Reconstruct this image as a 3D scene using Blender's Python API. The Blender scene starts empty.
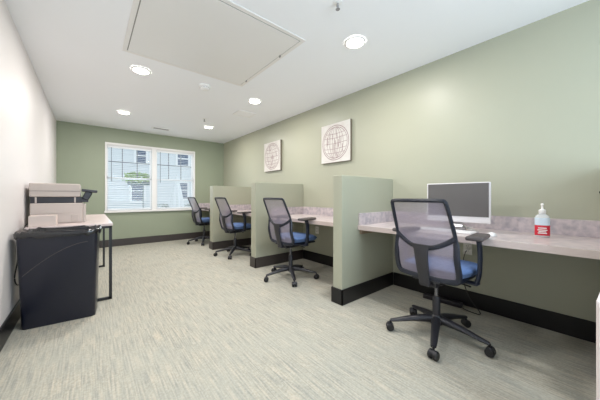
import bpy, bmesh, math, random
from mathutils import Vector, Matrix, Euler
random.seed(7)
S = bpy.context.scene
C = S.collection
PI = math.pi

# ------------------------------------------------------------------ colours and materials
def lin(c):
    c /= 255.0
    return c / 12.92 if c <= 0.04045 else ((c + 0.055) / 1.055) ** 2.4
def rgb(r, g, b): return (lin(r), lin(g), lin(b), 1.0)

def mat(name, col, rough=0.6, metal=0.0, spec=0.5, noise=None, bump=None, mottled=None, trans=None, emit=None, coat=0):
    m = bpy.data.materials.new(name); m.use_nodes = True
    nt = m.node_tree; N = nt.nodes; L = nt.links
    b = N['Principled BSDF']; out = N['Material Output']
    b.inputs['Base Color'].default_value = col
    b.inputs['Roughness'].default_value = rough
    b.inputs['Metallic'].default_value = metal
    b.inputs['Specular IOR Level'].default_value = spec
    b.inputs['Coat Weight'].default_value = coat
    tc = N.new('ShaderNodeTexCoord')
    if mottled:
        sc, c2, lo, hi = mottled
        n = N.new('ShaderNodeTexNoise'); n.inputs['Scale'].default_value = sc; n.inputs['Detail'].default_value = 6
        r = N.new('ShaderNodeValToRGB')
        r.color_ramp.elements[0].position = lo; r.color_ramp.elements[0].color = col
        r.color_ramp.elements[1].position = hi; r.color_ramp.elements[1].color = c2
        L.new(tc.outputs['Object'], n.inputs['Vector']); L.new(n.outputs['Fac'], r.inputs['Fac'])
        L.new(r.outputs['Color'], b.inputs['Base Color'])
    if bump:
        sc, st = bump
        n = N.new('ShaderNodeTexNoise'); n.inputs['Scale'].default_value = sc; n.inputs['Detail'].default_value = 4
        bp = N.new('ShaderNodeBump'); bp.inputs['Strength'].default_value = st; bp.inputs['Distance'].default_value = 0.002
        L.new(tc.outputs['Object'], n.inputs['Vector']); L.new(n.outputs['Fac'], bp.inputs['Height'])
        L.new(bp.outputs['Normal'], b.inputs['Normal'])
    if trans is not None:
        t = N.new('ShaderNodeBsdfTransparent'); mx = N.new('ShaderNodeMixShader'); mx.inputs[0].default_value = trans
        L.new(b.outputs[0], mx.inputs[1]); L.new(t.outputs[0], mx.inputs[2]); L.new(mx.outputs[0], out.inputs[0])
    if emit:
        b.inputs['Emission Color'].default_value = emit[0]; b.inputs['Emission Strength'].default_value = emit[1]
    return m

M = {}
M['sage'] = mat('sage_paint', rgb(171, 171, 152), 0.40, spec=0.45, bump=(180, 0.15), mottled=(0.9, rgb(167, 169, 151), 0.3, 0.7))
M['sage_shaded'] = mat('sage_paint_shaded', rgb(150, 158, 136), 0.5, bump=(180, 0.15), mottled=(0.9, rgb(146, 154, 133), 0.3, 0.7))  # same sage paint, with the end wall's shade put into the colour
M['white_wall'] = mat('off_white_paint', rgb(222, 217, 218), 0.5, bump=(160, 0.15), mottled=(0.8, rgb(222, 217, 214), 0.3, 0.7))
M['ceiling'] = mat('ceiling_paint', rgb(243, 245, 249), 0.7, bump=(200, 0.1))
M['base'] = mat('black_cove_base', rgb(26, 25, 26), 0.35, spec=0.4, bump=(60, 0.1))
M['base_brown'] = mat('brown_cove_base', rgb(62, 56, 54), 0.4, bump=(60, 0.1))
M['trim'] = mat('white_trim_paint', rgb(232, 230, 228), 0.35)
M['laminate'] = mat('mauve_laminate', rgb(213, 200, 198), 0.28, mottled=(16, rgb(186, 176, 178), 0.38, 0.68))
M['splash'] = mat('mauve_splash_laminate', rgb(200, 189, 191), 0.35, mottled=(22, rgb(166, 159, 166), 0.38, 0.66))
M['lam_edge'] = mat('laminate_edge', rgb(196, 182, 178), 0.4)
M['lam_under'] = mat('laminate_underside', rgb(150, 132, 112), 0.6)
M['table_top'] = mat('table_laminate', rgb(208, 193, 190), 0.3, mottled=(12, rgb(194, 178, 176), 0.4, 0.7))
M['frame'] = mat('chair_frame_plastic', rgb(24, 29, 42), 0.38, bump=(300, 0.1))
M['spine'] = mat('chair_spine_plastic', rgb(44, 43, 47), 0.5, bump=(300, 0.15))
M['base_pl'] = mat('chair_base_plastic', rgb(34, 34, 40), 0.4)
M['rubber'] = mat('caster_rubber', rgb(28, 28, 30), 0.5)
M['chrome'] = mat('steel_cylinder', rgb(120, 120, 125), 0.25, metal=0.9)
M['pad'] = mat('arm_pad_urethane', rgb(78, 72, 72), 0.5)
M['seat'] = mat('blue_seat_fabric', rgb(104, 130, 178), 0.9, bump=(500, 0.5), mottled=(220, rgb(86, 112, 160), 0.35, 0.65))
M['black_metal'] = mat('black_powder_coat', rgb(34, 34, 38), 0.4)
M['bin'] = mat('black_bin_plastic', rgb(24, 26, 38), 0.28, bump=(260, 0.2))
M['bag'] = mat('black_bin_liner', rgb(22, 22, 26), 0.18, spec=0.7, bump=(14, 0.8))
M['printer'] = mat('printer_beige', rgb(182, 171, 164), 0.5, bump=(300, 0.1))
M['printer2'] = mat('printer_taupe', rgb(176, 165, 158), 0.5)
M['printer_dark'] = mat('printer_black', rgb(30, 27, 34), 0.35)
M['card'] = mat('pale_cardboard', rgb(205, 190, 182), 0.7)
M['alu'] = mat('monitor_aluminium', rgb(225, 222, 224), 0.3, metal=0.1)
M['screen'] = mat('monitor_screen', rgb(96, 93, 92), 0.22, spec=0.5)
M['silver'] = mat('brushed_silver', rgb(190, 190, 192), 0.3, metal=0.8)
M['keys'] = mat('white_key_plastic', rgb(235, 233, 233), 0.4)
M['canvas'] = mat('white_canvas', rgb(214, 211, 206), 0.8, bump=(400, 0.3), mottled=(9, rgb(204, 198, 193), 0.4, 0.7))
M['canvas_edge'] = mat('canvas_side', rgb(112, 104, 90), 0.8)
M['ink'] = mat('rose_brown_ink', rgb(150, 128, 128), 0.8)
M['outlet'] = mat('outlet_white', rgb(228, 226, 220), 0.35)
M['slot'] = mat('outlet_slot', rgb(60, 58, 55), 0.5)
M['panel'] = mat('access_panel_paint', rgb(230, 229, 228), 0.3)
M['groove'] = mat('panel_shadow_gap', rgb(150, 148, 145), 0.6)
M['lens'] = mat('lamp_lens', rgb(255, 250, 240), 0.4, emit=((1, 0.94, 0.85, 1), 14.0))
M['clear'] = mat('clear_bottle_plastic', rgb(240, 242, 244), 0.1, trans=0.45)
M['gel'] = mat('clear_gel', rgb(205, 225, 238), 0.1, trans=0.3)
M['red_label'] = mat('red_label', rgb(205, 40, 60), 0.4)
M['pale_label'] = mat('pale_blue_label', rgb(208, 226, 240), 0.4)
M['white_pl'] = mat('white_plastic', rgb(240, 240, 240), 0.35)
M['vent'] = mat('vent_white', rgb(240, 240, 240), 0.4)
M['vent_grey'] = mat('vent_grey', rgb(150, 148, 150), 0.5)
M['blind'] = mat('white_blind_slat', rgb(240, 242, 244), 0.5, trans=0.12)
M['vinyl'] = mat('white_window_vinyl', rgb(238, 238, 238), 0.35)
M['muntin'] = mat('backlit_muntin', rgb(120, 128, 134), 0.5)  # backlit darkness of the muntins put into the colour; also on wands
M['cabinet'] = mat('white_cabinet_laminate', rgb(228, 218, 216), 0.4)
M['ext_glass'] = mat('exterior_glass', rgb(92, 108, 132), 0.1)
M['ext_trim'] = mat('exterior_trim', rgb(245, 245, 245), 0.5)
M['leaf'] = mat('leaf_green', rgb(140, 176, 96), 0.6, mottled=(14, rgb(195, 220, 150), 0.35, 0.65))
M['shrub'] = mat('shrub_green_grey', rgb(150, 164, 154), 0.7, mottled=(10, rgb(205, 210, 210), 0.35, 0.65))
M['planter'] = mat('planter_grey', rgb(110, 130, 134), 0.6)
M['ext_ground'] = mat('exterior_pavement', rgb(205, 208, 212), 0.9, mottled=(1.5, rgb(185, 190, 190), 0.4, 0.6))
M['umbrella'] = mat('white_umbrella_cloth', rgb(235, 238, 240), 0.8)

def mesh_mat():
    m = bpy.data.materials.new('chair_mesh_weave'); m.use_nodes = True
    nt = m.node_tree; N = nt.nodes; L = nt.links; b = N['Principled BSDF']; out = N['Material Output']
    b.inputs['Base Color'].default_value = rgb(150, 142, 158); b.inputs['Roughness'].default_value = 0.7
    tc = N.new('ShaderNodeTexCoord'); w = N.new('ShaderNodeTexNoise'); w.inputs['Scale'].default_value = 40
    mp = N.new('ShaderNodeMapping'); mp.inputs['Scale'].default_value = (1, 1, 6)
    L.new(tc.outputs['Object'], mp.inputs[0]); L.new(mp.outputs[0], w.inputs['Vector'])
    mr = N.new('ShaderNodeMapRange'); mr.inputs['To Min'].default_value = 0.26; mr.inputs['To Max'].default_value = 0.46
    L.new(w.outputs['Fac'], mr.inputs['Value'])
    t = N.new('ShaderNodeBsdfTransparent'); mx = N.new('ShaderNodeMixShader')
    L.new(mr.outputs[0], mx.inputs[0]); L.new(b.outputs[0], mx.inputs[1]); L.new(t.outputs[0], mx.inputs[2])
    L.new(mx.outputs[0], out.inputs[0]); return m
M['weave'] = mesh_mat()

def carpet_mat():
    m = bpy.data.materials.new('striped_carpet_tile'); m.use_nodes = True
    nt = m.node_tree; N = nt.nodes; L = nt.links; b = N['Principled BSDF']
    b.inputs['Roughness'].default_value = 0.95; b.inputs['Specular IOR Level'].default_value = 0.1
    tc = N.new('ShaderNodeTexCoord')
    # plank sized tiles, each with its own tone
    mp = N.new('ShaderNodeMapping'); mp.inputs['Rotation'].default_value = (0, 0, PI / 2)
    br = N.new('ShaderNodeTexBrick'); br.inputs['Scale'].default_value = 1.0
    br.inputs['Brick Width'].default_value = 0.92; br.inputs['Row Height'].default_value = 0.46
    br.inputs['Mortar Size'].default_value = 0.0; br.inputs['Bias'].default_value = 0.0
    br.inputs['Color1'].default_value = (0, 0, 0, 1); br.inputs['Color2'].default_value = (1, 1, 1, 1)
    L.new(tc.outputs['Object'], mp.inputs[0]); L.new(mp.outputs[0], br.inputs['Vector'])
    # streaks running along the room, shifted per tile
    sep = N.new('ShaderNodeSeparateXYZ'); L.new(tc.outputs['Object'], sep.inputs[0])
    add = N.new('ShaderNodeMath'); add.operation = 'MULTIPLY_ADD'; add.inputs[1].default_value = 1.7
    L.new(br.outputs['Color'], add.inputs[0]); L.new(sep.outputs['X'], add.inputs[2])
    cmb = N.new('ShaderNodeCombineXYZ'); L.new(add.outputs[0], cmb.inputs['X']); L.new(sep.outputs['Y'], cmb.inputs['Y'])
    mp2 = N.new('ShaderNodeMapping'); mp2.inputs['Scale'].default_value = (105, 4.5, 1); L.new(cmb.outputs[0], mp2.inputs[0])
    n1 = N.new('ShaderNodeTexNoise'); n1.inputs['Scale'].default_value = 1; n1.inputs['Detail'].default_value = 3; L.new(mp2.outputs[0], n1.inputs['Vector'])
    n2 = N.new('ShaderNodeTexNoise'); n2.inputs['Scale'].default_value = 90; n2.inputs['Detail'].default_value = 4; L.new(tc.outputs['Object'], n2.inputs['Vector'])
    n3 = N.new('ShaderNodeTexNoise'); n3.inputs['Scale'].default_value = 3.0; n3.inputs['Detail'].default_value = 5; L.new(tc.outputs['Object'], n3.inputs['Vector'])
    r1 = N.new('ShaderNodeValToRGB'); e = r1.color_ramp.elements
    e[0].position = 0.33; e[0].color = rgb(150, 150, 142); e[1].position = 0.66; e[1].color = rgb(186, 178, 162)
    k = e.new(0.5); k.color = rgb(170, 167, 155)
    L.new(n1.outputs['Fac'], r1.inputs['Fac'])
    mx = N.new('ShaderNodeMix'); mx.data_type = 'RGBA'; mx.blend_type = 'OVERLAY'; mx.inputs['Factor'].default_value = 0.45
    L.new(r1.outputs['Color'], mx.inputs[6]); L.new(n2.outputs['Color'], mx.inputs[7])
    mg = N.new('ShaderNodeRGBToBW'); L.new(n2.outputs['Color'], mg.inputs[0]); L.new(mg.outputs[0], mx.inputs[7])
    mx2 = N.new('ShaderNodeMix'); mx2.data_type = 'RGBA'; mx2.blend_type = 'MIX'
    mr = N.new('ShaderNodeMapRange'); mr.inputs['From Min'].default_value = 0.35; mr.inputs['From Max'].default_value = 0.65
    mr.inputs['To Max'].default_value = 0.4
    L.new(n3.outputs['Fac'], mr.inputs['Value']); L.new(mr.outputs[0], mx2.inputs['Factor'])
    L.new(mx.outputs[2], mx2.inputs[6]); mx2.inputs[7].default_value = rgb(172, 172, 162)
    L.new(mx2.outputs[2], b.inputs['Base Color'])
    bp = N.new('ShaderNodeBump'); bp.inputs['Strength'].default_value = 0.5; bp.inputs['Distance'].default_value = 0.004
    L.new(n2.outputs['Fac'], bp.inputs['Height']); L.new(bp.outputs['Normal'], b.inputs['Normal'])
    return m
M['carpet'] = carpet_mat()

def glass_mat():
    m = bpy.data.materials.new('window_glass'); m.use_nodes = True
    nt = m.node_tree; N = nt.nodes; L = nt.links; N.remove(N['Principled BSDF']); out = N['Material Output']
    t = N.new('ShaderNodeBsdfTransparent'); g = N.new('ShaderNodeBsdfGlossy'); g.inputs['Roughness'].default_value = 0.03
    t.inputs['Color'].default_value = (0.94, 0.97, 0.98, 1)
    mx = N.new('ShaderNodeMixShader'); mx.inputs[0].default_value = 0.008
    L.new(t.outputs[0], mx.inputs[1]); L.new(g.outputs[0], mx.inputs[2]); L.new(mx.outputs[0], out.inputs[0]); return m
M['glass'] = glass_mat()

def siding_mat():
    m = bpy.data.materials.new('white_lap_siding'); m.use_nodes = True
    nt = m.node_tree; N = nt.nodes; L = nt.links; b = N['Principled BSDF']; b.inputs['Roughness'].default_value = 0.6
    b.inputs['Base Color'].default_value = rgb(226, 230, 232)
    return m
M['siding'] = siding_mat()

# ------------------------------------------------------------------ mesh helpers
def box(bm, x0, x1, y0, y1, z0, z1, bev=0, seg=2):
    t = bmesh.new()
    bmesh.ops.create_cube(t, size=1)
    for v in t.verts:
        v.co = Vector(((x0 + x1) / 2 + v.co.x * (x1 - x0), (y0 + y1) / 2 + v.co.y * (y1 - y0), (z0 + z1) / 2 + v.co.z * (z1 - z0)))
    if bev: bmesh.ops.bevel(t, geom=t.edges[:], offset=bev, segments=seg, profile=0.5, affect='EDGES')
    merge(bm, t)
    return bm
def merge(bm, t, mx=None):
    if mx is not None: bmesh.ops.transform(t, matrix=mx, verts=t.verts)
    me = bpy.data.meshes.new('tmp'); t.to_mesh(me); bm.from_mesh(me); bpy.data.meshes.remove(me); t.free()
def B(*a, **k): return box(bmesh.new(), *a, **k)
def rot_box(bm, c, s, e, bev=0):
    t = bmesh.new(); box(t, -s[0]/2, s[0]/2, -s[1]/2, s[1]/2, -s[2]/2, s[2]/2, bev)
    merge(bm, t, Matrix.Translation(c) @ Euler(e).to_matrix().to_4x4()); return bm
def sweep(bm, pts, w, t, n=8, closed=False, up=Vector((0, 0, 1)), caps=True):
    """elliptic section; w half-width along side, t half-thickness along up; w,t numbers or lists"""
    pts = [Vector(p) for p in pts]; N = len(pts); rings = []
    for i, p in enumerate(pts):
        if closed: d = pts[(i + 1) % N] - pts[i - 1]
        else: d = pts[min(i + 1, N - 1)] - pts[max(i - 1, 0)]
        d.normalize(); s = d.cross(up)
        if s.length < 1e-4: s = d.cross(Vector((0, 1, 0)))
        s.normalize(); u = s.cross(d)
        wi = w[i] if isinstance(w, (list, tuple)) else w; ti = t[i] if isinstance(t, (list, tuple)) else t
        rings.append([bm.verts.new(p + s * wi * math.cos(a) + u * ti * math.sin(a)) for a in [2 * PI * k / n for k in range(n)]])
    for i in range(N if closed else N - 1):
        a, b = rings[i], rings[(i + 1) % N]
        for k in range(n): bm.faces.new((a[k], a[(k + 1) % n], b[(k + 1) % n], b[k]))
    if caps and not closed:
        bm.faces.new(rings[0][::-1]); bm.faces.new(rings[-1])
    return bm
def lathe(bm, prof, c=(0, 0, 0), n=24, axis='z', cap=True):
    rings = []
    for r, h in prof:
        ring = []
        for k in range(n):
            a = 2 * PI * k / n; x, y = r * math.cos(a), r * math.sin(a)
            co = (x, y, h) if axis == 'z' else ((x, h, y) if axis == 'y' else (h, x, y))
            ring.append(bm.verts.new(Vector(c) + Vector(co)))
        rings.append(ring)
    for a, b in zip(rings, rings[1:]):
        for k in range(n): bm.faces.new((a[k], a[(k + 1) % n], b[(k + 1) % n], b[k]))
    if cap: bm.faces.new(rings[0][::-1]); bm.faces.new(rings[-1])
    return bm
def spline(ctrl, n=8, closed=False):
    P = [Vector(p) for p in ctrl]; out = []; N = len(P)
    for i in range(N if closed else N - 1):
        if closed: p0, p1, p2, p3 = P[i - 1], P[i], P[(i + 1) % N], P[(i + 2) % N]
        else: p0, p1, p2, p3 = P[max(i - 1, 0)], P[i], P[i + 1], P[min(i + 2, N - 1)]
        for k in range(n):
            t = k / n
            out.append(0.5 * ((2 * p1) + (p2 - p0) * t + (2 * p0 - 5 * p1 + 4 * p2 - p3) * t * t + (3 * p1 - p0 - 3 * p2 + p3) * t ** 3))
    if not closed: out.append(P[-1])
    return out
def obj(name, bm, m, parent=None, smooth=False):
    bmesh.ops.recalc_face_normals(bm, faces=bm.faces)
    me = bpy.data.meshes.new(name); bm.to_mesh(me); bm.free()
    if smooth:
        for p in me.polygons: p.use_smooth = True
        if smooth == 'auto': me.set_sharp_from_angle(angle=math.radians(40))
    me.materials.append(m)
    o = bpy.data.objects.new(name, me); C.objects.link(o)
    if parent: o.parent = parent
    return o
def tag(o, label=None, cat=None, group=None, kind=None):
    if label: o['label'] = label
    if cat: o['category'] = cat
    if group: o['group'] = group
    if kind: o['kind'] = kind
    return o
def thing(name, label, cat, loc=(0, 0, 0), rz=0, group=None):
    o = bpy.data.objects.new(name, None); C.objects.link(o); o.empty_display_size = 0.1
    o.location = loc; o.rotation_euler = (0, 0, rz); return tag(o, label, cat, group)
def struct(name, bm, m, label, cat, parent=None):
    o = obj(name, bm, m, parent)
    if not parent: tag(o, label, cat, kind='structure')
    return o
def into(bm, o):
    m_ = Matrix.Translation(o.location) @ o.rotation_euler.to_matrix().to_4x4()
    bmesh.ops.transform(bm, matrix=m_.inverted(), verts=bm.verts); return bm
def copy_tree(o, parent=None):
    c = o.copy(); C.objects.link(c)
    if parent: c.parent = parent
    for ch in list(o.children): copy_tree(ch, c)
    return c

# ------------------------------------------------------------------ room
XL, XR, YB, YS, H = -0.465, 2.755, 6.49, -1.4, 2.44
floor_o = struct('floor', B(XL, XR, YS, YB, -0.1, 0), M['carpet'], 'beige and grey striped carpet tile floor', 'floor')
struct('ceiling', B(XL - .12, XR + .12, YS - .12, YB + .12, H, H + 0.1), M['ceiling'], 'flat white painted ceiling', 'ceiling')
struct('wall_left', B(XL - .12, XL, YS, YB, -0.1, H), M['white_wall'], 'plain off-white wall on the left behind the printer', 'wall')
struct('wall_right', B(XR, XR + .12, YS, YB, -0.1, H), M['sage'], 'long sage green wall behind the desks', 'wall')
WX0, WX1, WZ0, WZ1 = 0.268, 1.995, 0.735, 2.105
bm = bmesh.new()
for a in [(XL - .12, WX0, -0.1, H), (WX1, XR + .12, -0.1, H), (WX0, WX1, -0.1, WZ0), (WX0, WX1, WZ1, H)]:
    box(bm, a[0], a[1], YB, YB + .14, a[2], a[3])
struct('wall_back', bm, M['sage_shaded'], 'green end wall around the blinded double window', 'wall')
SX0, SX1, SZ0, SZ1 = 0.1, 2.1, 0.75, 2.15
bm = bmesh.new()
for a in [(XL - .12, SX0, -0.1, H), (SX1, XR + .12, -0.1, H), (SX0, SX1, -0.1, SZ0), (SX0, SX1, SZ1, H)]:
    box(bm, a[0], a[1], YS - .14, YS, a[2], a[3])
struct('wall_front', bm, M['white_wall'], 'off-white wall behind the camera with a window', 'wall')

def baseboard(name, x0, x1, y0, y1, m, label):
    bm = box(bmesh.new(), x0, x1, y0, y1, 0, 0.148, 0.003, 1)
    return struct(name, bm, m, label, 'baseboard')
T = 0.013
baseboard('baseboard_left', XL, XL + T, YS, YB, M['base'], 'black rubber base strip along the off-white left wall')
baseboard('baseboard_back', XL + T, XR - T, YB - T, YB, M['base_brown'], 'dark brown base strip under the end wall window')

# the partitions stop the right baseboard in bays
PY = [(-0.145, -0.03), (1.6, 1.715), (3.23, 3.36), (4.86, 5.03)]
bays = [(YS, -0.145 - T), (-0.03 + T, 1.6 - T), (1.715 + T, 3.23 - T), (3.36 + T, 4.86 - T), (5.03 + T, YB - T)]
bm = bmesh.new()
for y0, y1 in bays: box(bm, XR - T, XR, y0, y1, 0, 0.148, 0.003, 1)
struct('baseboard_right', bm, M['base'], 'black rubber base strip under the desks on the right wall', 'baseboard')

# ------------------------------------------------------------------ back window
w = bpy.data.objects.new('window_1', None); C.objects.link(w); w.location = (1.13, YB, WZ0)
tag(w, 'white double window with grids and open blinds in the green end wall', 'window', kind='structure')
def loc_bm(bm, o): bmesh.ops.translate(bm, verts=bm.verts, vec=-Vector(o.location)); return bm
bm = bmesh.new()   # casing on the wall, sill
box(bm, 0.249, WX0 + .004, YB - .02, YB + .02, 0.72, 2.137, .004)
box(bm, WX1 - .004, 2.014, YB - .02, YB + .02, 0.72, 2.137, .004)
box(bm, 0.249, 2.014, YB - .022, YB + .02, WZ1 - .004, 2.14, .004)
for a in [(WX0, WX0 + .01), (WX1 - .01, WX1), (1.085, 1.175)]: box(bm, a[0], a[1], YB - .012, YB + .13, WZ0, WZ1, .003)
box(bm, WX0, WX1, YB, YB + .13, WZ1 - .02, WZ1, .003)
obj('window_casing', loc_bm(bm, w), M['trim'], w)
bm = box(bmesh.new(), 0.235, 2.03, YB - .05, YB + .14, 0.70, 0.742, .006)
obj('window_sill', loc_bm(bm, w), M['trim'], w)
for x0, x1 in ((WX0 + .01, 1.085), (1.175, WX1 - .01)):
    for (z0, z1, y) in ((1.40, WZ1 - .02, YB + .10), (0.742, 1.44, YB + .075)):
        bm = bmesh.new(); t = .028
        box(bm, x0, x0 + t, y - .015, y + .015, z0, z1); box(bm, x1 - t, x1, y - .015, y + .015, z0, z1)
        box(bm, x0, x1, y - .015, y + .015, z0, z0 + t); box(bm, x0, x1, y - .015, y + .015, z1 - t, z1)
        s = obj('window_sash', loc_bm(bm, w), M['vinyl'], w)
        g = obj('window_pane', loc_bm(B(x0 + t, x1 - t, y - .002, y + .002, z0 + t, z1 - t), w), M['glass'], s)
        if z0 > 1.2:
            bm = bmesh.new()
            for k in (1, 2):
                xc = x0 + (x1 - x0) * k / 3; box(bm, xc - .008, xc + .008, y - .008, y + .008, z0 + t, z1 - t)
            zc = (z0 + z1) / 2 + .02; box(bm, x0 + t, x1 - t, y - .008, y + .008, zc - .008, zc + .008)
            obj('window_grid', loc_bm(bm, w), M['muntin'], s)
# blinds, one per unit
for x0, x1, lb in ((WX0 + .012, 1.083, 'white horizontal blind hanging open in the left half of the window'),
                   (1.177, WX1 - .012, 'white horizontal blind hanging open in the right half of the window')):
    t = thing('window_blind', lb, 'blind', ((x0 + x1) / 2, YB + .025, WZ0 + .01), group=None)
    hw = (x1 - x0) / 2 - .004
    obj('head_rail', B(-hw, hw, -.025, .025, 1.295, 1.335, bev=.004), M['blind'], t)
    bm = bmesh.new(); z = 0.04
    while z < 1.28:
        rot_box(bm, (0, 0, z), (2 * hw, .040, .0025), (math.radians(12), 0, 0)); z += .038
    obj('slats', bm, M['blind'], t)
    obj('bottom_rail', B(-hw, hw, -.02, .02, 0.006, 0.026, bev=.004), M['blind'], t)
    bm = bmesh.new(); sweep(bm, [(-hw + .07, -.03, 1.3), (-hw + .07, -.03, .60)], .005, .005, 6)
    tag(obj('tilt_wand', bm, M['muntin'], t), 'thin grey tilt wand')
# south window (behind the camera)
w2 = bpy.data.objects.new('window_2', None); C.objects.link(w2); w2.location = (1.1, YS, SZ0)
tag(w2, 'white window in the wall behind the camera', 'window', kind='structure')
bm = bmesh.new()
for a in [(SX0, SX0 + .05, SZ0, SZ1), (SX1 - .05, SX1, SZ0, SZ1), (SX0, SX1, SZ0, SZ0 + .05), (SX0, SX1, SZ1 - .05, SZ1), (1.07, 1.13, SZ0, SZ1)]:
    box(bm, a[0], a[1], YS - .1, YS - .05, a[2], a[3])
obj('window_sash', loc_bm(bm, w2), M['vinyl'], w2)
obj('window_pane', loc_bm(B(SX0 + .05, SX1 - .05, YS - .08, YS - .075, SZ0 + .05, SZ1 - .05), w2), M['glass'], w2)

# ------------------------------------------------------------------ partitions, desks
plab = ['low sage partition beside the camera, nearest of the partitions',
        'sage green partition standing left of the desk with the monitor',
        'low sage partition between the second and third chairs from the camera',
        'farthest low sage partition, nearest to the end wall window']
for (y0, y1), lb in zip(PY, plab):
    yc = (y0 + y1) / 2; xc = (1.85 + XR) / 2
    t = thing('partition_wall', lb, 'partition', (xc, yc, 0), group='sage desk partitions')
    hx, hy = (XR - 1.85) / 2, (y1 - y0) / 2
    obj('partition_body', B(-hx, hx, -hy, hy, 0, 1.24, bev=.004), M['sage'], t)
    bm = bmesh.new()
    for a in [(-hx - T, -hx, -hy - T, hy + T), (-hx - T, hx - T, -hy - T, -hy), (-hx - T, hx - T, hy, hy + T)]:
        box(bm, a[0], a[1], a[2], a[3], 0, 0.148, 0.002, 1)
    tag(obj('base_strip', bm, M['base_brown'] if y0 > 3 else M['base'], t), 'dark rubber base strip')

DX = 2.09
dlab = ['mauve laminate wall desk holding the monitor and hand sanitizer',
        'mauve laminate wall desk in the bay behind the monitor desk partition',
        'mauve laminate wall desk in the third bay from the camera',
        'mauve laminate wall desk in the farthest bay beside the window']
dsp = [(-0.03, 1.6), (1.715, 3.23), (3.36, 4.86), (5.03, YB)]
for (y0, y1), lb in zip(dsp, dlab):
    yc = (y0 + y1) / 2; g = .002; hy = (y1 - y0) / 2 - g
    t = thing('wall_desk', lb, 'desk', (DX, yc, 0.70), group='laminate wall desks')
    D = XR - DX - g
    obj('desktop', B(0.002, D, -hy, hy, 0.001, 0.045, bev=.003), M['laminate'], t)
    obj('desk_edge', B(-.004, 0.002, -hy, hy, 0.0, 0.045, bev=.001), M['lam_edge'], t)
    obj('backsplash', B(D - .02, D, -hy, hy, 0.0455, 0.165, bev=.002), M['splash'], t)
    obj('side_splash', B(0.01, D - .021, hy - .02, hy, 0.0455, 0.165, bev=.002), M['splash'], t)
    obj('side_splash', B(0.01, D - .021, -hy, -hy + .02, 0.0455, 0.165, bev=.002), M['splash'], t)
    for s in (-1, 1):
        bm = box(bmesh.new(), 0.03, D - .02, s * (hy - .012) - .012, s * (hy - .012) + .012, -0.045, 0.0)
        tag(obj('support_cleat', bm, M['lam_under'], t), 'bare wood support strip')

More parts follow.
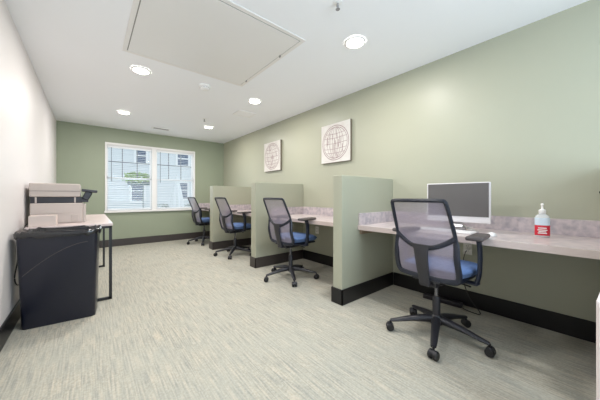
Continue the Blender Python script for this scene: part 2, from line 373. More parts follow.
# ------------------------------------------------------------------ task chair
def prof(z):
    # x of the back's surface at height z
    pts = [(.44, -.158), (.50, -.174), (.58, -.198), (.66, -.212), (.70, -.211), (.75, -.201), (.82, -.226), (.92, -.268), (1.02, -.312)]
    for (a, xa), (b, xb) in zip(pts, pts[1:]):
        if z <= b: return xa + (xb - xa) * (z - a) / (b - a)
    return pts[-1][1]
def bk(y, z, off=0): return Vector((prof(z) + 0.55 * y * y + off, y, z))
def hw(z): return .218 - (z - .49) * .055
def make_chair():
    t = thing('task_chair', 'x', 'chair')
    R = .325; hub = .105
    for k in range(5):
        a = 2 * PI * k / 5; ca, sa = math.cos(a), math.sin(a)
        def q(r, z, l=0): return Vector((r * ca - l * sa, r * sa + l * ca, z))
        bm = bmesh.new()
        sweep(bm, [q(.02, .125), q(.08, .122), q(.18, .108), q(.28, .086), q(R, .078)], [.034, .030, .025, .021, .017], [.030, .028, .020, .014, .011], 10)
        obj('base_leg', bm, M['base_pl'], t, 'auto')
        # caster
        bm = bmesh.new(); c = q(R, 0)
        lathe(bm, [(.008, .045), (.008, .080)], c, 8)
        ax = Vector((-sa, ca, 0)) if k % 2 else Vector((ca, sa, 0)) * .4 + Vector((-sa, ca, 0)) * .9
        ax.normalize()
        rt = Matrix(((0, 0, 0), (0, 0, 0), (0, 0, 0)))
        cc = c + Vector((ca, sa, 0)) * .004
        tb = bmesh.new(); lathe(tb, [(.012, -.027), (.024, -.024), (.024, .024), (.012, .027)], (0, 0, 0), 16, 'y')
        ang = math.atan2(ax.y, ax.x) - PI / 2
        merge(bm, tb, Matrix.Translation(cc + Vector((0, 0, .036))) @ Matrix.Rotation(ang, 4, 'Z'))
        cs = obj('caster', bm, M['base_pl'], t, 'auto')
        for s in (-1, 1):
            bm = bmesh.new(); tb = bmesh.new()
            lathe(tb, [(.010, s * .006), (.0245, s * .006), (.028, s * .010), (.028, s * .024), (.024, s * .029), (.010, s * .030)], (0, 0, 0), 18, 'y')
            merge(bm, tb, Matrix.Translation(cc + Vector((0, 0, .0285))) @ Matrix.Rotation(ang, 4, 'Z'))
            obj('caster_wheel', bm, M['rubber'], cs, 'auto')
    bm = bmesh.new(); lathe(bm, [(.030, .085), (.046, .095), (.046, .140), (.032, .158)]); obj('base_hub', bm, M['base_pl'], t, 'auto')
    bm = bmesh.new(); lathe(bm, [(.027, .14), (.027, .285), (.022, .292)]); obj('cylinder_sleeve', bm, M['base_pl'], t, 'auto')
    bm = bmesh.new(); lathe(bm, [(.014, .29), (.014, .41)]); tag(obj('gas_cylinder', bm, M['chrome'], t, 'auto'), 'grey steel gas cylinder')
    bm = bmesh.new(); box(bm, -.14, .10, -.065, .065, .395, .445, .012); box(bm, -.17, .16, -.10, .10, .438, .455, .005)
    mech = obj('tilt_mechanism', bm, M['base_pl'], t)
    bm = bmesh.new(); sweep(bm, [(0.03, -.06, .425), (.03, -.18, .42), (.03, -.215, .415)], [.005, .005, .012], [.005, .005, .005], 8)
    obj('height_lever', bm, M['base_pl'], mech, 'auto')
    # seat shell and cushion
    bm = box(bmesh.new(), -.10, .25, -.20, .20, .447, .468, .010); obj('seat_shell', bm, M['frame'], t, 'auto')
    bm = bmesh.new(); nx, ny = 14, 14; top = []; bot = []
    for i in range(nx + 1):
        rt_, rb_ = [], []
        for j in range(ny + 1):
            u, v = 2 * i / nx - 1, 2 * j / ny - 1
            su = math.copysign(1 - (1 - abs(u)) ** 1.6, u); sv = math.copysign(1 - (1 - abs(v)) ** 1.6, v)
            # squircle
            x = .085 + .205 * su * math.sqrt(1 - .16 * sv * sv); y = .235 * sv * math.sqrt(1 - .20 * su * su)
            e = max(0, 1 - max(abs(su), abs(sv)) ** 6)
            z = .515 + .042 * e ** .5 - .010 * (1 - abs(sv)) * (su < .6) - (.02 * max(0, su - .5) / .5)
            rt_.append(bm.verts.new((x, y, z))); rb_.append(bm.verts.new((x * .97, y * .97, .515 - .047 * e ** .35 - .012 * max(0, su - .5))))
        top.append(rt_); bot.append(rb_)
    for i in range(nx):
        for j in range(ny):
            bm.faces.new((top[i][j], top[i + 1][j], top[i + 1][j + 1], top[i][j + 1]))
            bm.faces.new((bot[i][j], bot[i][j + 1], bot[i + 1][j + 1], bot[i + 1][j]))
    for i in range(nx):
        bm.faces.new((top[i][0], bot[i][0], bot[i + 1][0], top[i + 1][0])); bm.faces.new((top[i][ny], top[i + 1][ny], bot[i + 1][ny], bot[i][ny]))
        bm.faces.new((top[0][i], top[0][i + 1], bot[0][i + 1], bot[0][i])); bm.faces.new((top[nx][i], bot[nx][i], bot[nx][i + 1], top[nx][i + 1]))
    tag(obj('seat_cushion', bm, M['seat'], t, True), 'blue fabric seat cushion')
    # back frame: outer loop
    cr = .03
    L_ = []
    zt, zb = 1.005, .468
    ctrl = [bk(0, zt + .004), bk(hw(zt) - .035, zt + .003), bk(hw(zt) - .007, zt - .006), bk(hw(zt), zt - .035), bk(hw(.88), .88), bk(hw(.75), .75), bk(hw(.62), .62),
            bk(hw(.55), .53), bk(hw(.5) - .015, zb + .014), bk(hw(.5) - .06, zb), bk(0, zb - .002)]
    full = ctrl + [Vector((p.x, -p.y, p.z)) for p in ctrl[-2:0:-1]]
    loop = spline(full, 5, True)
    bm = bmesh.new(); sweep(bm, loop, [.013 if p.z > .74 else .020 for p in loop], [.012 if p.z > .74 else .016 for p in loop], 8, True, up=Vector((1, 0, 0)))
    fr = obj('back_frame', bm, M['frame'], t, 'auto')
    # cross band
    cb = spline([bk(-hw(.76), .765), bk(-.15, .725), bk(-.08, .692), bk(0, .680), bk(.08, .692), bk(.15, .725), bk(hw(.76), .765)], 5)
    bm = bmesh.new(); sweep(bm, cb, .016, .012, 8, up=Vector((1, 0, 0))); obj('lumbar_band', bm, M['frame'], fr, 'auto')
    # mesh infill: one sheet following the curve, with small thickness
    bm = bmesh.new(); G = []
    nz, ny = 16, 12
    for i in range(nz + 1):
        z = zb + .006 + (zt - zb - .01) * i / nz; h_ = hw(z) - .004
        if i == 0: h_ -= .03
        if i == nz: h_ -= .02
        G.append([[bm.verts.new(bk(h_ * (2 * j / ny - 1), z, o)) for j in range(ny + 1)] for o in (.002, .0035)])
    for i in range(nz):
        for j in range(ny):
            bm.faces.new((G[i][0][j], G[i][0][j + 1], G[i + 1][0][j + 1], G[i + 1][0][j]))
    bmesh.ops.delete(bm, geom=[v for v in bm.verts if not v.link_faces], context='VERTS')
    sheet = obj('back_mesh', bm, M['weave'], fr, True); tag(sheet, 'pale mauve see-through mesh')
    # spine: widening at top into the cross band, passing under the seat
    bm = bmesh.new()
    sp = [(.705, .095, .008), (.690, .060, .010), (.665, .048, .013), (.60, .044, .015), (.52, .041, .016), (.46, .036, .018), (.425, .036, .018)]
    rows = []
    for z, h_, th in sp:
        x = prof(z) - .016
        rows.append([bm.verts.new((x + (.004 if abs(y) > .5 else 0), y * h_, z)) for y in (-1, -.5, .5, 1)] + [bm.verts.new((x - th - (0 if abs(y) < .7 else -.008), y * h_, z)) for y in (1, .5, -.5, -1)])
    for a, b in zip(rows, rows[1:]):
        for k in range(8): bm.faces.new((a[k], a[(k + 1) % 8], b[(k + 1) % 8], b[k]))
    bm.faces.new(rows[0]); bm.faces.new(rows[-1][::-1])
    box(bm, -.185, -.09, -.034, .034, .405, .437, .008)
    obj('spine', bm, M['spine'], t, 'auto')
    # arms
    for s in (-1, 1):
        bm = bmesh.new()
        path = spline([(.030, s * .250, .452), (.034, s * .262, .50), (.036, s * .268, .60), (.030, s * .268, .69), (.012, s * .266, .752)], 5)
        n = len(path)
        sweep(bm, path, [.026 + .008 * abs(i / n - .4) for i in range(n)], .013, 12, up=Vector((0, 1, 0.01)))
        box(bm, .0, .06, min(s * .10, s * .262), max(s * .10, s * .262), .436, .452, .005)
        arm = obj('armrest', bm, M['frame'], t, 'auto')
        bm = bmesh.new(); tb = bmesh.new()
        box(tb, -.135, .125, -.050, .050, -.014, .014, .012, 3)
        for v in tb.verts:
            v.co.y *= 1 - .15 * max(0, v.co.x / .12); v.co.z -= .004 * (v.co.x / .12) ** 2
        merge(bm, tb, Matrix.Translation((.045, s * .258, .766)) @ Matrix.Rotation(s * math.radians(-6), 4, 'Z'))
        obj('arm_pad', bm, M['pad'], arm, 'auto')
    return t
chair = make_chair()
cl = [(1.995, .805, -3, 55, 'blue and black mesh task chair facing the monitor, nearest to the camera'),
      (1.975, 2.56, 4, 24, 'blue seat mesh task chair left of the monitor desk partition, second from the camera'),
      (1.99, 4.19, 4, 14, 'blue seat mesh task chair in the third bay, behind the second chair'),
      (1.97, 5.70, 4, 30, 'farthest blue mesh task chair, standing beside the end wall window')]
for i, (x, y, rz, base, lb) in enumerate(cl):
    c = chair if i == 0 else copy_tree(chair)
    c.location = (x, y, 0); c.rotation_euler = (0, 0, math.radians(rz)); tag(c, lb, 'chair', 'mesh task chairs at the wall desks')
    # swivel the base (legs and casters) about the column
    for ch in c.children:
        if ch.name.startswith(('base_leg', 'caster')): ch.rotation_euler = (0, 0, math.radians(base - rz))

# ------------------------------------------------------------------ monitor, keyboard, mouse, sanitizer
DZ = 0.745
computer = t = thing('desktop_computer', 'white framed grey-screen monitor on the nearest desk', 'computer', (2.47, .818, DZ), math.radians(5))
# local: screen faces -X, y lateral
bm = box(bmesh.new(), -.055, -.03, -.237, .237, .072, .407, .006); tag(obj('display_housing', bm, M['alu'], t), 'white housing')
bm = box(bmesh.new(), -.058, -.054, -.226, .226, .124, .400); tag(obj('screen', bm, M['screen'], t), 'dark grey switched-off screen')
bm = bmesh.new(); rot_box(bm, (.0, 0, .10), (.012, .08, .16), (0, math.radians(20), 0), .002); obj('stand_neck', bm, M['silver'], t)
bm = bmesh.new()
sweep(bm, [(.03, 0, .03), (-.03, .09, .012), (-.09, .18, .006)], .010, .006, 8)
sweep(bm, [(.03, -.0, .05), (-.03, -.09, .02), (-.09, -.16, .006)], .010, .006, 8)
box(bm, .0, .05, -.05, .05, 0.0, .04, .005)
obj('stand_foot', bm, M['silver'], t, 'auto')
t = thing('keyboard', 'slim white keyboard on the desk in front of the monitor', 'keyboard', (2.295, .86, DZ + .001), 0)
obj('keyboard_body', B(-.06, .06, -.21, .21, 0, .012, bev=.004), M['keys'], t)
bm = bmesh.new()
for i in range(5):
    for j in range(15): box(bm, -.052 + i * .021, -.035 + i * .021, -.2 + j * .027, -.177 + j * .027, .012, .015)
obj('keys', bm, M['keys'], t)
bm = bmesh.new()
tb = bmesh.new(); bmesh.ops.create_uvsphere(tb, u_segments=20, v_segments=12, radius=1)
for v in tb.verts:
    v.co = Vector((v.co.x * .055, v.co.y * .031, max(0, v.co.z) * .03 + (0.0 if v.co.z > -.01 else 0)))
merge(bm, tb)
m_ = obj('computer_mouse', bm, M['keys'], None, True); m_.location = (2.26, .53, DZ + .001)
tag(m_, 'small white mouse on the desk by the chair armrest', 'mouse')

t = thing('sanitizer_bottle', 'clear pump bottle of hand sanitizer with red label on desk', 'bottle', (2.50, .288, DZ + .001), math.radians(8)); t.scale = (1, 1, 1.07)
def sq(bm, prof_, n=24, rx=1.0, ry=.62):
    rings = []
    for r, h in prof_:
        ring = []
        for k in range(n):
            a = 2 * PI * k / n; ca, sa = math.cos(a), math.sin(a); e = .7
            ring.append(bm.verts.new((ry * r * math.copysign(abs(ca) ** e, ca), rx * r * math.copysign(abs(sa) ** e, sa), h)))
        rings.append(ring)
    for a, b in zip(rings, rings[1:]):
        for k in range(n): bm.faces.new((a[k], a[(k + 1) % n], b[(k + 1) % n], b[k]))
    bm.faces.new(rings[0][::-1]); bm.faces.new(rings[-1]); return bm
bm = sq(bmesh.new(), [(.036, 0), (.040, .006), (.040, .125), (.036, .140), (.020, .152), (.014, .158)]); obj('bottle_body', bm, M['clear'], t, 'auto')
bm = sq(bmesh.new(), [(.0408, .012), (.0408, .078)]); rl = obj('label', bm, M['red_label'], t, 'auto'); tag(rl, 'red lower label')
bm = bmesh.new()
for z, h_ in ((.058, .022), (.045, .026), (.034, .020), (.024, .024)):
    box(bm, -.0272, -.0258, -h_, h_, z, z + .006, .0004, 1)
tag(obj('label_text', bm, M['white_pl'], rl), 'white lettering on the red label')
bm = sq(bmesh.new(), [(.0406, .080), (.0406, .128)]); tag(obj('label', bm, M['pale_label'], t, 'auto'), 'pale blue upper label')
bm = bmesh.new(); lathe(bm, [(.017, .156), (.020, .160), (.020, .180), (.009, .186), (.006, .190), (.006, .212), (.009, .213), (.009, .222), (.003, .226)], n=18)
sweep(bm, [(0, 0, .217), (-.03, 0, .217), (-.036, 0, .211)], .005, .004, 8)
tag(obj('pump_cap', bm, M['white_pl'], t, 'auto'), 'white pump cap')

# ------------------------------------------------------------------ wall things
def art(name, y0, y1, lb, seed):
    yc, zc = (y0 + y1) / 2, (1.525 + 2.088) / 2; hy, hz = (y1 - y0) / 2, .281
    t = thing(name, lb, 'picture', (XR - .001, yc, zc), group='globe canvases on the sage wall')
    bm = B(-.038, 0, -hy, hy, -hz, hz, bev=.003); obj('canvas_frame', bm, M['canvas_edge'], t)
    bm = B(-.040, -.0385, -hy + .002, hy - .002, -hz + .002, hz - .002); obj('canvas_face', bm, M['canvas'], t)
    bm = bmesh.new(); x = -.0405; rnd = random.Random(seed); r = hy * .9; rz_ = hz * .88
    def ell(cy, cz, a, b, wd, a0=0, a1=2 * PI, n=40):
        p = [(x, cy + a * math.cos(a0 + (a1 - a0) * k / n), cz + b * math.sin(a0 + (a1 - a0) * k / n)) for k in range(n + 1)]
        sweep(bm, p, wd, .0006, 4, up=Vector((1, 0, 0)))
    ell(0, 0, r, rz_, .005); ell(0, 0, r * .90, rz_ * .90, .004)
    for k in (.68, .45, .2): ell(0, 0, r * k * .9, rz_ * .9, .003)
    for q in (-.62, -.35, 0, .35, .62):
        w_ = r * .9 * math.sqrt(1 - q * q); zz = q * rz_ * .9
        sweep(bm, [(x, -w_, zz), (x, -w_ * .5, zz - .008), (x, 0, zz - .012), (x, w_ * .5, zz - .008), (x, w_, zz)], .003, .0006, 4, up=Vector((1, 0, 0)))
    for k in range(26):
        a = rnd.uniform(0, 2 * PI); d = rnd.uniform(0, .75); cy, cz = r * d * math.cos(a), rz_ * d * math.sin(a)
        L = rnd.uniform(.02, .06)
        sweep(bm, [(x, cy, cz - L), (x, cy + rnd.uniform(-.01, .01), cz + L)], rnd.uniform(.002, .006), .0005, 4, up=Vector((1, 0, 0)))
    tag(obj('printed_globe', bm, M['ink'], t), 'rose-brown line drawing of a globe')
art('canvas_print', 2.20, 2.755, 'white globe canvas nearer the camera, above the second desk', 1)
art('canvas_print', 3.83, 4.39, 'white globe canvas farther from the camera, nearer the end wall', 2)

def outlet(y, z, lb):
    t = thing('wall_outlet', lb, 'outlet', (XR - .001, y, z), group='wall outlets under the desks')
    obj('cover_plate', B(-.006, 0, -.036, .036, -.058, .058, bev=.002), M['outlet'], t)
    for s in (-1, 1):
        bm = bmesh.new(); box(bm, -.0085, -.006, -.016, .016, s * .024 - .014, s * .024 + .014, .001, 1); r = obj('receptacle', bm, M['outlet'], t)
        bm = bmesh.new()
        for q in (-.006, .006): box(bm, -.009, -.0083, q - .0015, q + .0015, s * .024 - .005, s * .024 + .006)
        obj('slots', bm, M['slot'], r)
outlet(2.889, .508, 'white wall outlet under the second desk, right of its chair')
outlet(.83, .545, 'white wall outlet under the nearest desk, behind the chair armrest')
t = thing('power_strip', 'black power strip on the carpet against the baseboard under the nearest desk', 'power strip', (2.66, 1.02, 0.001), math.radians(4))
obj('strip_body', B(-.035, .035, -.17, .17, 0, .04, bev=.006), M['printer_dark'], t)
bm = bmesh.new()
for k in range(5): box(bm, -.018, .018, -.13 + k * .055, -.09 + k * .055, .04, .042, .002, 1)
obj('sockets', bm, M['base'], t)
bm = bmesh.new(); sweep(bm, spline([(XR - .012, .84, .52), (XR - .05, .85, .45), (2.70, .86, .30), (2.68, .80, .12), (2.64, .70, .012), (2.60, .74, .012), (2.63, .83, .012), (2.655, .852, .02)], 6), .004, .004, 6)
obj('power_cord', into(bm, t), M['rubber'], t, 'auto')
bm = bmesh.new(); sweep(bm, spline([(2.50, .80, .752), (2.64, .79, .751), (2.725, .78, .751)], 6), .004, .004, 6)
tag(obj('power_cord', into(bm, computer), M['keys'], computer, 'auto'), 'white cord')
bm = bmesh.new(); sweep(bm, spline([(2.70, .78, .698), (2.71, .80, .62), (2.70, .79, .57), (2.725, .82, .54), (2.74, .83, .57)], 6), .004, .004, 6)
tag(obj('power_cord', into(bm, computer), M['keys'], computer, 'auto'), 'white cord hanging below the desk')
bm = bmesh.new(); sweep(bm, [(XR - .001, .012, 1.06), (XR - .03, .012, 1.058), (XR - .045, .012, 1.064)], [.010, .007, .015], [.010, .007, .015], 12)
tag(obj('wall_hook', bm, M['rubber'], None, 'auto'), 'small black knob on the sage wall at the right picture edge', 'hook')

# white low cabinet at the right frame edge
t = thing('low_cabinet', 'white low cabinet cut off at the bottom right corner', 'cabinet', (1.487, -.246, 0), math.radians(-3))
obj('carcass', B(-.2, .25, -.25, .255, 0.0, .69, bev=.003), M['cabinet'], t)
dr = obj('door', B(-.218, -.201, -.24, .248, 0.03, .68, bev=.002), M['cabinet'], t)
bm = bmesh.new(); sweep(bm, [(-.222, -.18, .5), (-.245, -.18, .5), (-.245, -.18, .62), (-.222, -.18, .62)], .005, .005, 6, up=Vector((0, 1, 0))); obj('handle', bm, M['silver'], dr)

# ------------------------------------------------------------------ table, printer, box, bin
t = thing('side_table', 'pale topped side table with black metal frame by the left wall', 'table', (-.14, 4.0, 0))
x0, x1, y0, y1 = -.285, .325, -.84, .85
obj('tabletop', B(x0, x1, y0, y1, .742, .768, bev=.003), M['table_top'], t)
for y in (y0 + .045, y1 - .13):
    bm = bmesh.new(); q = .0125
    box(bm, x1 - 2 * q - .005, x1 - .005, y - q, y + q, 0, .741); box(bm, x0 + .012, x0 + .012 + 2 * q, y - q, y + q, 0, .741)
    box(bm, x0 + .02, x1 - .01, y - q, y + q, 0, .025); box(bm, x0 + .02, x1 - .01, y - q, y + q, .716, .741)
    obj('leg_frame', bm, M['black_metal'], t)
for x in (x1 - .0175, x0 + .03):
    obj('side_rail', B(x - .0125, x + .0125, y0 + .058, y1 - .143, .716, .741), M['black_metal'], t)
TZ = .769
printer = t = thing('office_printer', 'beige multifunction printer on the side table by the left wall', 'printer', (-.24, 3.66, TZ))
# local coords: front is -Y
bm = box(bmesh.new(), -.19, .19, -.20, .20, 0, .20, .008); box(bm, .19, .215, -.19, .12, 0, .19, .006)
body = obj('printer_body', bm, M['printer'], t)
bm = box(bmesh.new(), .10, .155, -.203, -.199, .02, .085, .002, 1); tag(obj('vent_grille', bm, M['printer2'], body), 'taupe vent grille')
bm = box(bmesh.new(), -.17, .17, -.204, -.199, .012, .014); box(bm, -.17, .09, -.204, -.199, .10, .103); tag(obj('tray_seam', bm, M['printer2'], body), 'tray seam lines')
bm = box(bmesh.new(), -.19, .185, -.19, .20, .20, .262, .004); tag(obj('output_slot', bm, M['printer_dark'], t), 'black paper output slot')
for x in (-.15, .13): obj('slot_post', B(x - .006, x + .006, -.198, -.190, .203, .26), M['printer2'], t)
bm = box(bmesh.new(), -.195, .170, -.20, .20, .262, .395, .010); sc_ = obj('scanner_unit', bm, M['printer2'], t)
bm = box(bmesh.new(), -.194, .169, -.2015, -.1995, .318, .321); tag(obj('scanner_seam', bm, M['printer_dark'], sc_), 'thin dark lid seam')
bm = bmesh.new(); rot_box(bm, (.245, -.08, .325), (.13, .22, .028), (0, math.radians(7), 0), .006)
rot_box(bm, (.225, -.08, .275), (.06, .18, .09), (0, math.radians(25), 0), .008); box(bm, .15, .235, -.16, .02, .205, .25, .004)
tag(obj('control_panel', bm, M['printer_dark'], t), 'black tilted control panel')
t = thing('small_carton', 'small pale cardboard box in front of the printer, beside the black bin liner', 'box', (-.335, 3.27, TZ), 0)
obj('carton_body', B(-.07, .105, -.075, .075, 0, .095, bev=.002), M['card'], t)
obj('tape_strip', B(-.02, .04, -.0755, .0755, .0951, .0958), M['lam_edge'], t)

# bin
t = thing('waste_bin', 'tall tapered black waste bin with black liner beside the left wall', 'bin', (-.172, 2.975, 0.001), math.radians(-5))
def frustum(bm, b, tp, z0, z1, off=(0, 0), r=.03, n=5, inner=None):
    rings = []
    for (hx, hy), z, o in ((b, z0, (0, 0)), (tp, z1, off)):
        ring = []
        for cx, cy, a0 in ((1, 1, 0), (-1, 1, 90), (-1, -1, 180), (1, -1, 270)):
            for k in range(n + 1):
                a = math.radians(a0 + 90 * k / n)
                ring.append(bm.verts.new((o[0] + cx * (hx - r) + r * math.cos(a), o[1] + cy * (hy - r) + r * math.sin(a), z)))
        rings.append(ring)
    a, b_ = rings; N_ = len(a)
    for k in range(N_): bm.faces.new((a[k], a[(k + 1) % N_], b_[(k + 1) % N_], b_[k]))
    return a, b_
bm = bmesh.new(); a, b = frustum(bm, (.225, .12), (.243, .16), 0, .738, (0, -.01)); bm.faces.new(a[::-1])
a2, b2 = frustum(bm, (.219, .114), (.237, .154), 0.008, .738, (0, -.01)); bm.faces.new(a2)
for k in range(len(b)): bm.faces.new((b[k], b[(k + 1) % len(b)], b2[(k + 1) % len(b)], b2[k]))
body = obj('bin_body', bm, M['bin'], t, 'auto')
# thin raised grey curve across the front
bm = bmesh.new()
pts = []
for k in range(21):
    s = k / 20; x = -.20 + .37 * s; z = .42 + .235 * (1 - (1 - s) ** 1.7)
    y = -.12 - .05 * z / .725 - .0015
    pts.append((x * 1.05, y, z))
sweep(bm, pts, .0022, .002, 6, up=Vector((0, 1, 0))); tag(obj('front_line', bm, M['pad'], body), 'thin curved line across the front')
# liner folded over the rim with wrinkles
bm = bmesh.new(); rnd = random.Random(5); N_ = 96; rows = []
def rim(k, hx, hy, z, rr=.035):
    a = 2 * PI * k / N_; ca, sa = math.cos(a), math.sin(a); p = .35
    return Vector((hx * math.copysign(abs(ca) ** p, ca), -.01 + hy * math.copysign(abs(sa) ** p, sa), z))
ph = [rnd.uniform(0, 6) for _ in range(6)]
def wob(k, s): return .5 * math.sin(k * .9 + ph[0] + s) + .3 * math.sin(k * 1.7 + ph[1] - s) + .4 * math.sin(k * .33 + ph[2])
for lvl, (dx, z, wa) in enumerate([(-.035, .64, .014), (-.012, .725, .012), (.002, .755, .008), (.010, .759, .008), (.017, .744, .005), (.015, .728, .006), (.013, .715, .012)]):
    row = []
    for k in range(N_):
        v = rim(k, .245 + dx, .160 + dx, z + wob(k, lvl) * wa * (1.0 if lvl != 3 else 1.2))
        n_ = Vector((v.x, v.y, 0)).normalized(); v += n_ * wob(k * 1.3, lvl * 2) * .003
        if lvl >= 4: v += n_ * .002
        row.append(bm.verts.new(v))
    rows.append(row)
for a, b in zip(rows, rows[1:]):
    for k in range(N_): bm.faces.new((a[k], a[(k + 1) % N_], b[(k + 1) % N_], b[k]))
c0 = bm.verts.new((0, -.01, .60))
for k in range(N_): bm.faces.new((rows[0][k], c0, rows[0][(k + 1) % N_]))
tag(obj('bin_liner', bm, M['bag'], t, True), 'shiny black wrinkled liner folded over the rim')
bm = bmesh.new()
sweep(bm, spline([(-.445, 3.48, TZ + .006), (-.452, 3.40, .76), (-.452, 3.22, .66), (-.447, 3.05, .50), (-.448, 2.96, .40), (-.447, 3.04, .32), (-.445, 3.25, .28), (-.445, 3.45, .2)], 7), .0045, .0045, 6)
tag(obj('power_cord', into(bm, printer), M['rubber'], printer, 'auto'), 'black cord looping down the wall')

# ------------------------------------------------------------------ ceiling things
def downlight(x, y, lb):
    t = thing('ceiling_downlight', lb, 'ceiling light', (x, y, H), group='recessed ceiling downlights')
    bm = bmesh.new(); lathe(bm, [(.098, -.001), (.096, -.008), (.078, -.014), (.072, -.006)], n=32, cap=False); obj('trim_ring', bm, M['white_pl'], t, 'auto')
    bm = bmesh.new(); lathe(bm, [(.073, -.006), (.073, -.012), (.04, -.016), (.001, -.017)], n=32); tag(obj('lamp_lens', bm, M['lens'], t, 'auto'), 'glowing lens')
    ld = bpy.data.lights.new('downlight_glow', 'AREA'); ld.shape = 'DISK'; ld.size = .16; ld.energy = E_DOWN; ld.color = (1, .965, .93)
    lo = bpy.data.objects.new('downlight_glow', ld); C.objects.link(lo); lo.location = (0, 0, -.022); lo.parent = t
E_DOWN = 15
for x, y, lb in [(1.86, 1.454, 'largest glowing recessed downlight, above the nearest desks'),
                 (.446, 1.454, 'recessed downlight overhead near the left wall, above the picture'),
                 (1.876, 3.30, 'glowing recessed downlight just beyond the far right corner of the access panel'),
                 (.446, 3.30, 'glowing recessed downlight left of the smoke detector, beside the access panel'),
                 (1.86, 5.13, 'farthest glowing recessed downlight on the right, behind the sprinkler'),
                 (.446, 5.13, 'farthest glowing recessed downlight on the left, near the end wall')]:
    downlight(x, y, lb)

t = thing('access_panel', 'large square painted access panel in the ceiling', 'hatch', (.87, 2.335, H))
hx, hy = .627, .62
bm = bmesh.new(); f_ = .035
for a in [(-hx, -hx + f_, -hy, hy), (hx - f_, hx, -hy, hy), (-hx + f_, hx - f_, -hy, -hy + f_), (-hx + f_, hx - f_, hy - f_, hy)]: box(bm, a[0], a[1], a[2], a[3], -.009, -.001, .0015, 1)
obj('panel_frame', bm, M['trim'], t)
obj('panel_gap', B(-hx + f_, hx - f_, -hy + f_, hy - f_, -.006, -.001), M['groove'], t)
obj('panel_leaf', B(-hx + f_ + .008, hx - f_ - .008, -hy + f_ + .008, hy - f_ - .008, -.010, -.0065), M['panel'], t)
for y in (.42, -.28):
    bm = bmesh.new(); box(bm, hx - .05, hx - .04, y - .012, y + .012, -.03, -.010, .002, 1); obj('latch', bm, M['groove'], t)

t = thing('smoke_detector', 'round white smoke detector on the ceiling', 'smoke detector', (1.134, 3.254, H))
bm = bmesh.new(); lathe(bm, [(.075, -.001), (.075, -.014), (.066, -.020)], n=32); obj('mounting_base', bm, M['white_pl'], t, 'auto')
bm = bmesh.new(); lathe(bm, [(.058, -.020), (.056, -.036), (.040, -.048), (.001, -.050)], n=32); obj('sensor_head', bm, M['vent'], t, 'auto')
bm = bmesh.new()
for k in range(12):
    a = 2 * PI * k / 12; rot_box(bm, (.0585 * math.cos(a), .0585 * math.sin(a), -.030), (.002, .016, .006), (0, 0, a))
obj('sensor_slots', bm, M['vent_grey'], t)

def vent(x0, x1, y0, y1, lb, m):
    t = thing('ceiling_vent', lb, 'air vent', ((x0 + x1) / 2, (y0 + y1) / 2, H), group='ceiling air vents')
    hx, hy = (x1 - x0) / 2, (y1 - y0) / 2; f_ = .028
    bm = bmesh.new()
    for a in [(-hx, -hx + f_, -hy, hy), (hx - f_, hx, -hy, hy), (-hx + f_, hx - f_, -hy, -hy + f_), (-hx + f_, hx - f_, hy - f_, hy)]: box(bm, a[0], a[1], a[2], a[3], -.012, -.001, .002, 1)
    obj('vent_frame', bm, M['vent'], t)
    obj('duct_backing', B(-hx + f_, hx - f_, -hy + f_, hy - f_, -.003, -.001), m, t)
    bm = bmesh.new(); n = max(3, int((2 * hy - 2 * f_) / .022))
    for k in range(n):
        rot_box(bm, (0, -hy + f_ + (k + .5) * (2 * hy - 2 * f_) / n, -.007), (2 * hx - 2 * f_, .017, .0015), (math.radians(-28), 0, 0))
    obj('louvres', bm, m, t)
vent(1.87, 2.19, 3.78, 4.04, 'white louvred ceiling vent just beyond the middle downlight on the right', M['vent'])
vent(.98, 1.32, 5.80, 5.95, 'small grey louvred ceiling vent close to the end wall', M['vent_grey'])
def sprinkler(x, y, lb):
    t = thing('fire_sprinkler', lb, 'sprinkler', (x, y, H), group='ceiling fire sprinklers')
    bm = bmesh.new(); lathe(bm, [(.032, -.001), (.030, -.006), (.012, -.010)], n=20); obj('escutcheon', bm, M['white_pl'], t, 'auto')
    bm = bmesh.new(); lathe(bm, [(.008, -.009), (.008, -.03), (.004, -.034), (.004, -.048)], n=10)
    for s in (-1, 1): sweep(bm, [(s * .007, 0, -.025), (s * .013, 0, -.036), (s * .004, 0, -.05)], .002, .002, 6)
    obj('sprinkler_head', bm, M['vent_grey'], t, 'auto')
    bm = bmesh.new(); lathe(bm, [(.016, -.050), (.016, -.053)], n=16); obj('deflector', bm, M['vent_grey'], t)
sprinkler(1.382, 1.235, 'small sprinkler at the top picture edge before the largest downlight')
sprinkler(1.60, 4.62, 'small sprinkler in front of the farthest right downlight')

# ------------------------------------------------------------------ outside
GZ = -.25
tag(obj('ground', B(-14, 18, YB + .2, 26, GZ - .1, GZ), M['ext_ground']), 'pale pavement outside the window', 'ground', kind='structure')
t = thing('neighbouring_house', 'white lap-sided house seen through the window', 'house', (2, 11, GZ))
bm = bmesh.new(); z = 0; Hh = 6.5
prof2 = []
while z < Hh:
    prof2 += [(-.028, z), (-.006, z + .14)]; z += .14
va = [bm.verts.new((-9, y, zz)) for y, zz in prof2]; vb = [bm.verts.new((9, y, zz)) for y, zz in prof2]
for k in range(len(va) - 1): bm.faces.new((va[k], vb[k], vb[k + 1], va[k + 1]))
box(bm, -9, 9, 0, 5, 0, z)
obj('siding_wall', bm, M['siding'], t)
bm = bmesh.new()
rot_box(bm, (0, -.2, z + .9), (18.8, 4.2, .12), (math.radians(32), 0, 0)); rot_box(bm, (0, 5.2 - .0, z + .9), (18.8, 4.2, .12), (math.radians(-32), 0, 0))
obj('roof', bm, M['planter'], t)
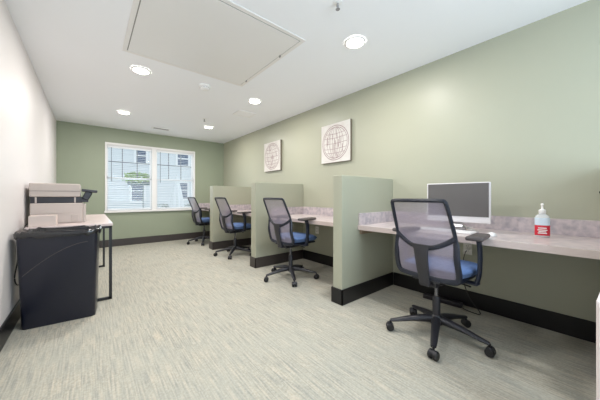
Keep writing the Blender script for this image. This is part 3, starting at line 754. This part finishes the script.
for x0, x1, z0, z1 in [(1.33, 1.63, 2.27, 2.80), (1.19, 1.56, .88, 1.60), (2.73, 3.13, 2.29, 2.83), (2.73, 3.10, .95, 1.57), (-.9, -.5, 2.27, 2.8), (-1.0, -.6, .9, 1.6)]:
    X0, X1, Z0, Z1 = x0 - 2, x1 - 2, z0 - GZ, z1 - GZ; c = .075
    bm = bmesh.new()
    for a in [(X0 - c, X0, Z0 - c, Z1 + c), (X1, X1 + c, Z0 - c, Z1 + c), (X0, X1, Z0 - c, Z0), (X0, X1, Z1, Z1 + c), (X0, X1, (Z0 + Z1) / 2 - .02, (Z0 + Z1) / 2 + .02)]:
        box(bm, a[0], a[1], -.07, -.002, a[2], a[3])
    f_ = obj('house_window', bm, M['ext_trim'], t)
    obj('house_pane', B(X0, X1, -.04, -.03, Z0, Z1), M['ext_glass'], f_)

def leaves(bm, c, r, n, size, rnd):
    for _ in range(n):
        while True:
            p = Vector((rnd.uniform(-1, 1), rnd.uniform(-1, 1), rnd.uniform(-1, 1)))
            if .35 < p.length < 1: break
        p = Vector((p.x * r[0], p.y * r[1], p.z * r[2])) + Vector(c)
        s = size * rnd.uniform(.6, 1.2); q = Euler((rnd.uniform(-1.2, 1.2), rnd.uniform(-1.2, 1.2), rnd.uniform(0, 6.3))).to_matrix()
        vs = [bm.verts.new(p + q @ Vector(v)) for v in ((-s, 0, 0), (0, -s * .4, .15 * s), (s, 0, 0), (0, s * .4, .15 * s))]
        bm.faces.new(vs)
t = thing('hanging_planter', 'grey rail planter with bright green foliage outside the left pane', 'planter', (1.10, 8.5, GZ))
obj('planter_box', B(-.27, .27, -.09, .09, 1.60, 1.72, bev=.01), M['planter'], t)
bm = bmesh.new(); sweep(bm, [(.10, 0, 0), (.10, 0, 1.60)], .014, .014, 8); sweep(bm, [(.10, 0, 1.2), (-.2, 0, 1.6)], .010, .010, 6); obj('planter_post', bm, M['planter'], t)
bm = bmesh.new(); leaves(bm, (-.03, 0, 1.80), (.36, .18, .17), 520, .06, random.Random(3)); obj('foliage', bm, M['leaf'], t)
for k, (x, y, rx, h_, lb) in enumerate([(1.85, 9.3, .42, .95, 'pale grey-green shrub outside the right pane, left of the closed umbrella'),
                                     (2.75, 9.4, .40, .95, 'pale grey-green shrub outside the right pane, right of the closed umbrella')]):
    t = thing('garden_shrub', lb, 'shrub', (x, y, GZ), group='shrubs outside the window')
    bm = bmesh.new(); leaves(bm, (0, 0, h_ * .62), (rx, .3, h_ * .5), 700, .06, random.Random(k)); obj('foliage', bm, M['shrub'], t)
    bm = bmesh.new()
    for q in range(5): sweep(bm, [(0, 0, 0), (random.uniform(-.2, .2), random.uniform(-.1, .1), h_ * .7)], .012, .012, 6)
    obj('stems', bm, M['planter'], t)
t = thing('patio_umbrella', 'closed white patio umbrella standing outside the right pane', 'umbrella', (2.22, 9.0, GZ))
bm = bmesh.new(); lathe(bm, [(.02, 0), (.02, 2.0)], n=10); obj('umbrella_pole', bm, M['vinyl'], t)
bm = bmesh.new(); rings = []
for r, z in [(.20, .95), (.17, 1.2), (.11, 1.55), (.03, 1.95)]:
    rings.append([bm.verts.new((r * (1 + .18 * math.cos(8 * a)) * math.cos(a), r * (1 + .18 * math.cos(8 * a)) * math.sin(a), z)) for a in [2 * PI * k / 32 for k in range(32)]])
for a, b in zip(rings, rings[1:]):
    for k in range(32): bm.faces.new((a[k], a[(k + 1) % 32], b[(k + 1) % 32], b[k]))
bm.faces.new(rings[-1]); obj('umbrella_canopy', bm, M['umbrella'], t, 'auto')

# ------------------------------------------------------------------ light
wd = bpy.data.worlds.new('World'); S.world = wd; wd.use_nodes = True
bg = wd.node_tree.nodes['Background']; bg.inputs['Color'].default_value = (.86, .93, 1.0, 1); bg.inputs['Strength'].default_value = 1.2
def area(name, loc, rot, sx, sy, e, col):
    ld = bpy.data.lights.new(name, 'AREA'); ld.shape = 'RECTANGLE'; ld.size = sx; ld.size_y = sy; ld.energy = e; ld.color = col
    o = bpy.data.objects.new(name, ld); C.objects.link(o); o.location = loc; o.rotation_euler = rot; return o
area('daylight_window_front', (1.1, YS - .03, 1.45), (PI / 2, 0, 0), 1.9, 1.3, 50, (.70, .86, 1.0))
area('daylight_window_back', (1.13, YB + .16, 1.42), (-PI / 2, 0, 0), 1.6, 1.3, 8, (.92, .97, 1.0))

# ------------------------------------------------------------------ camera
cd = bpy.data.cameras.new('camera'); cam = bpy.data.objects.new('camera', cd); C.objects.link(cam)
cam.location = (0, 0, 1.037); cam.rotation_euler = (PI / 2, 0, -math.atan2(211, 253.7))
cd.sensor_width = 36; cd.lens = 253.7 / 600 * 36; cd.shift_y = -3.7 / 600; cd.clip_start = .02
S.camera = cam
S.view_settings.view_transform = 'Standard'; S.view_settings.look = 'None'; S.view_settings.exposure = 0.27; S.view_settings.gamma = 1
S.cycles.max_bounces = 12; S.cycles.diffuse_bounces = 8; S.cycles.transparent_max_bounces = 24
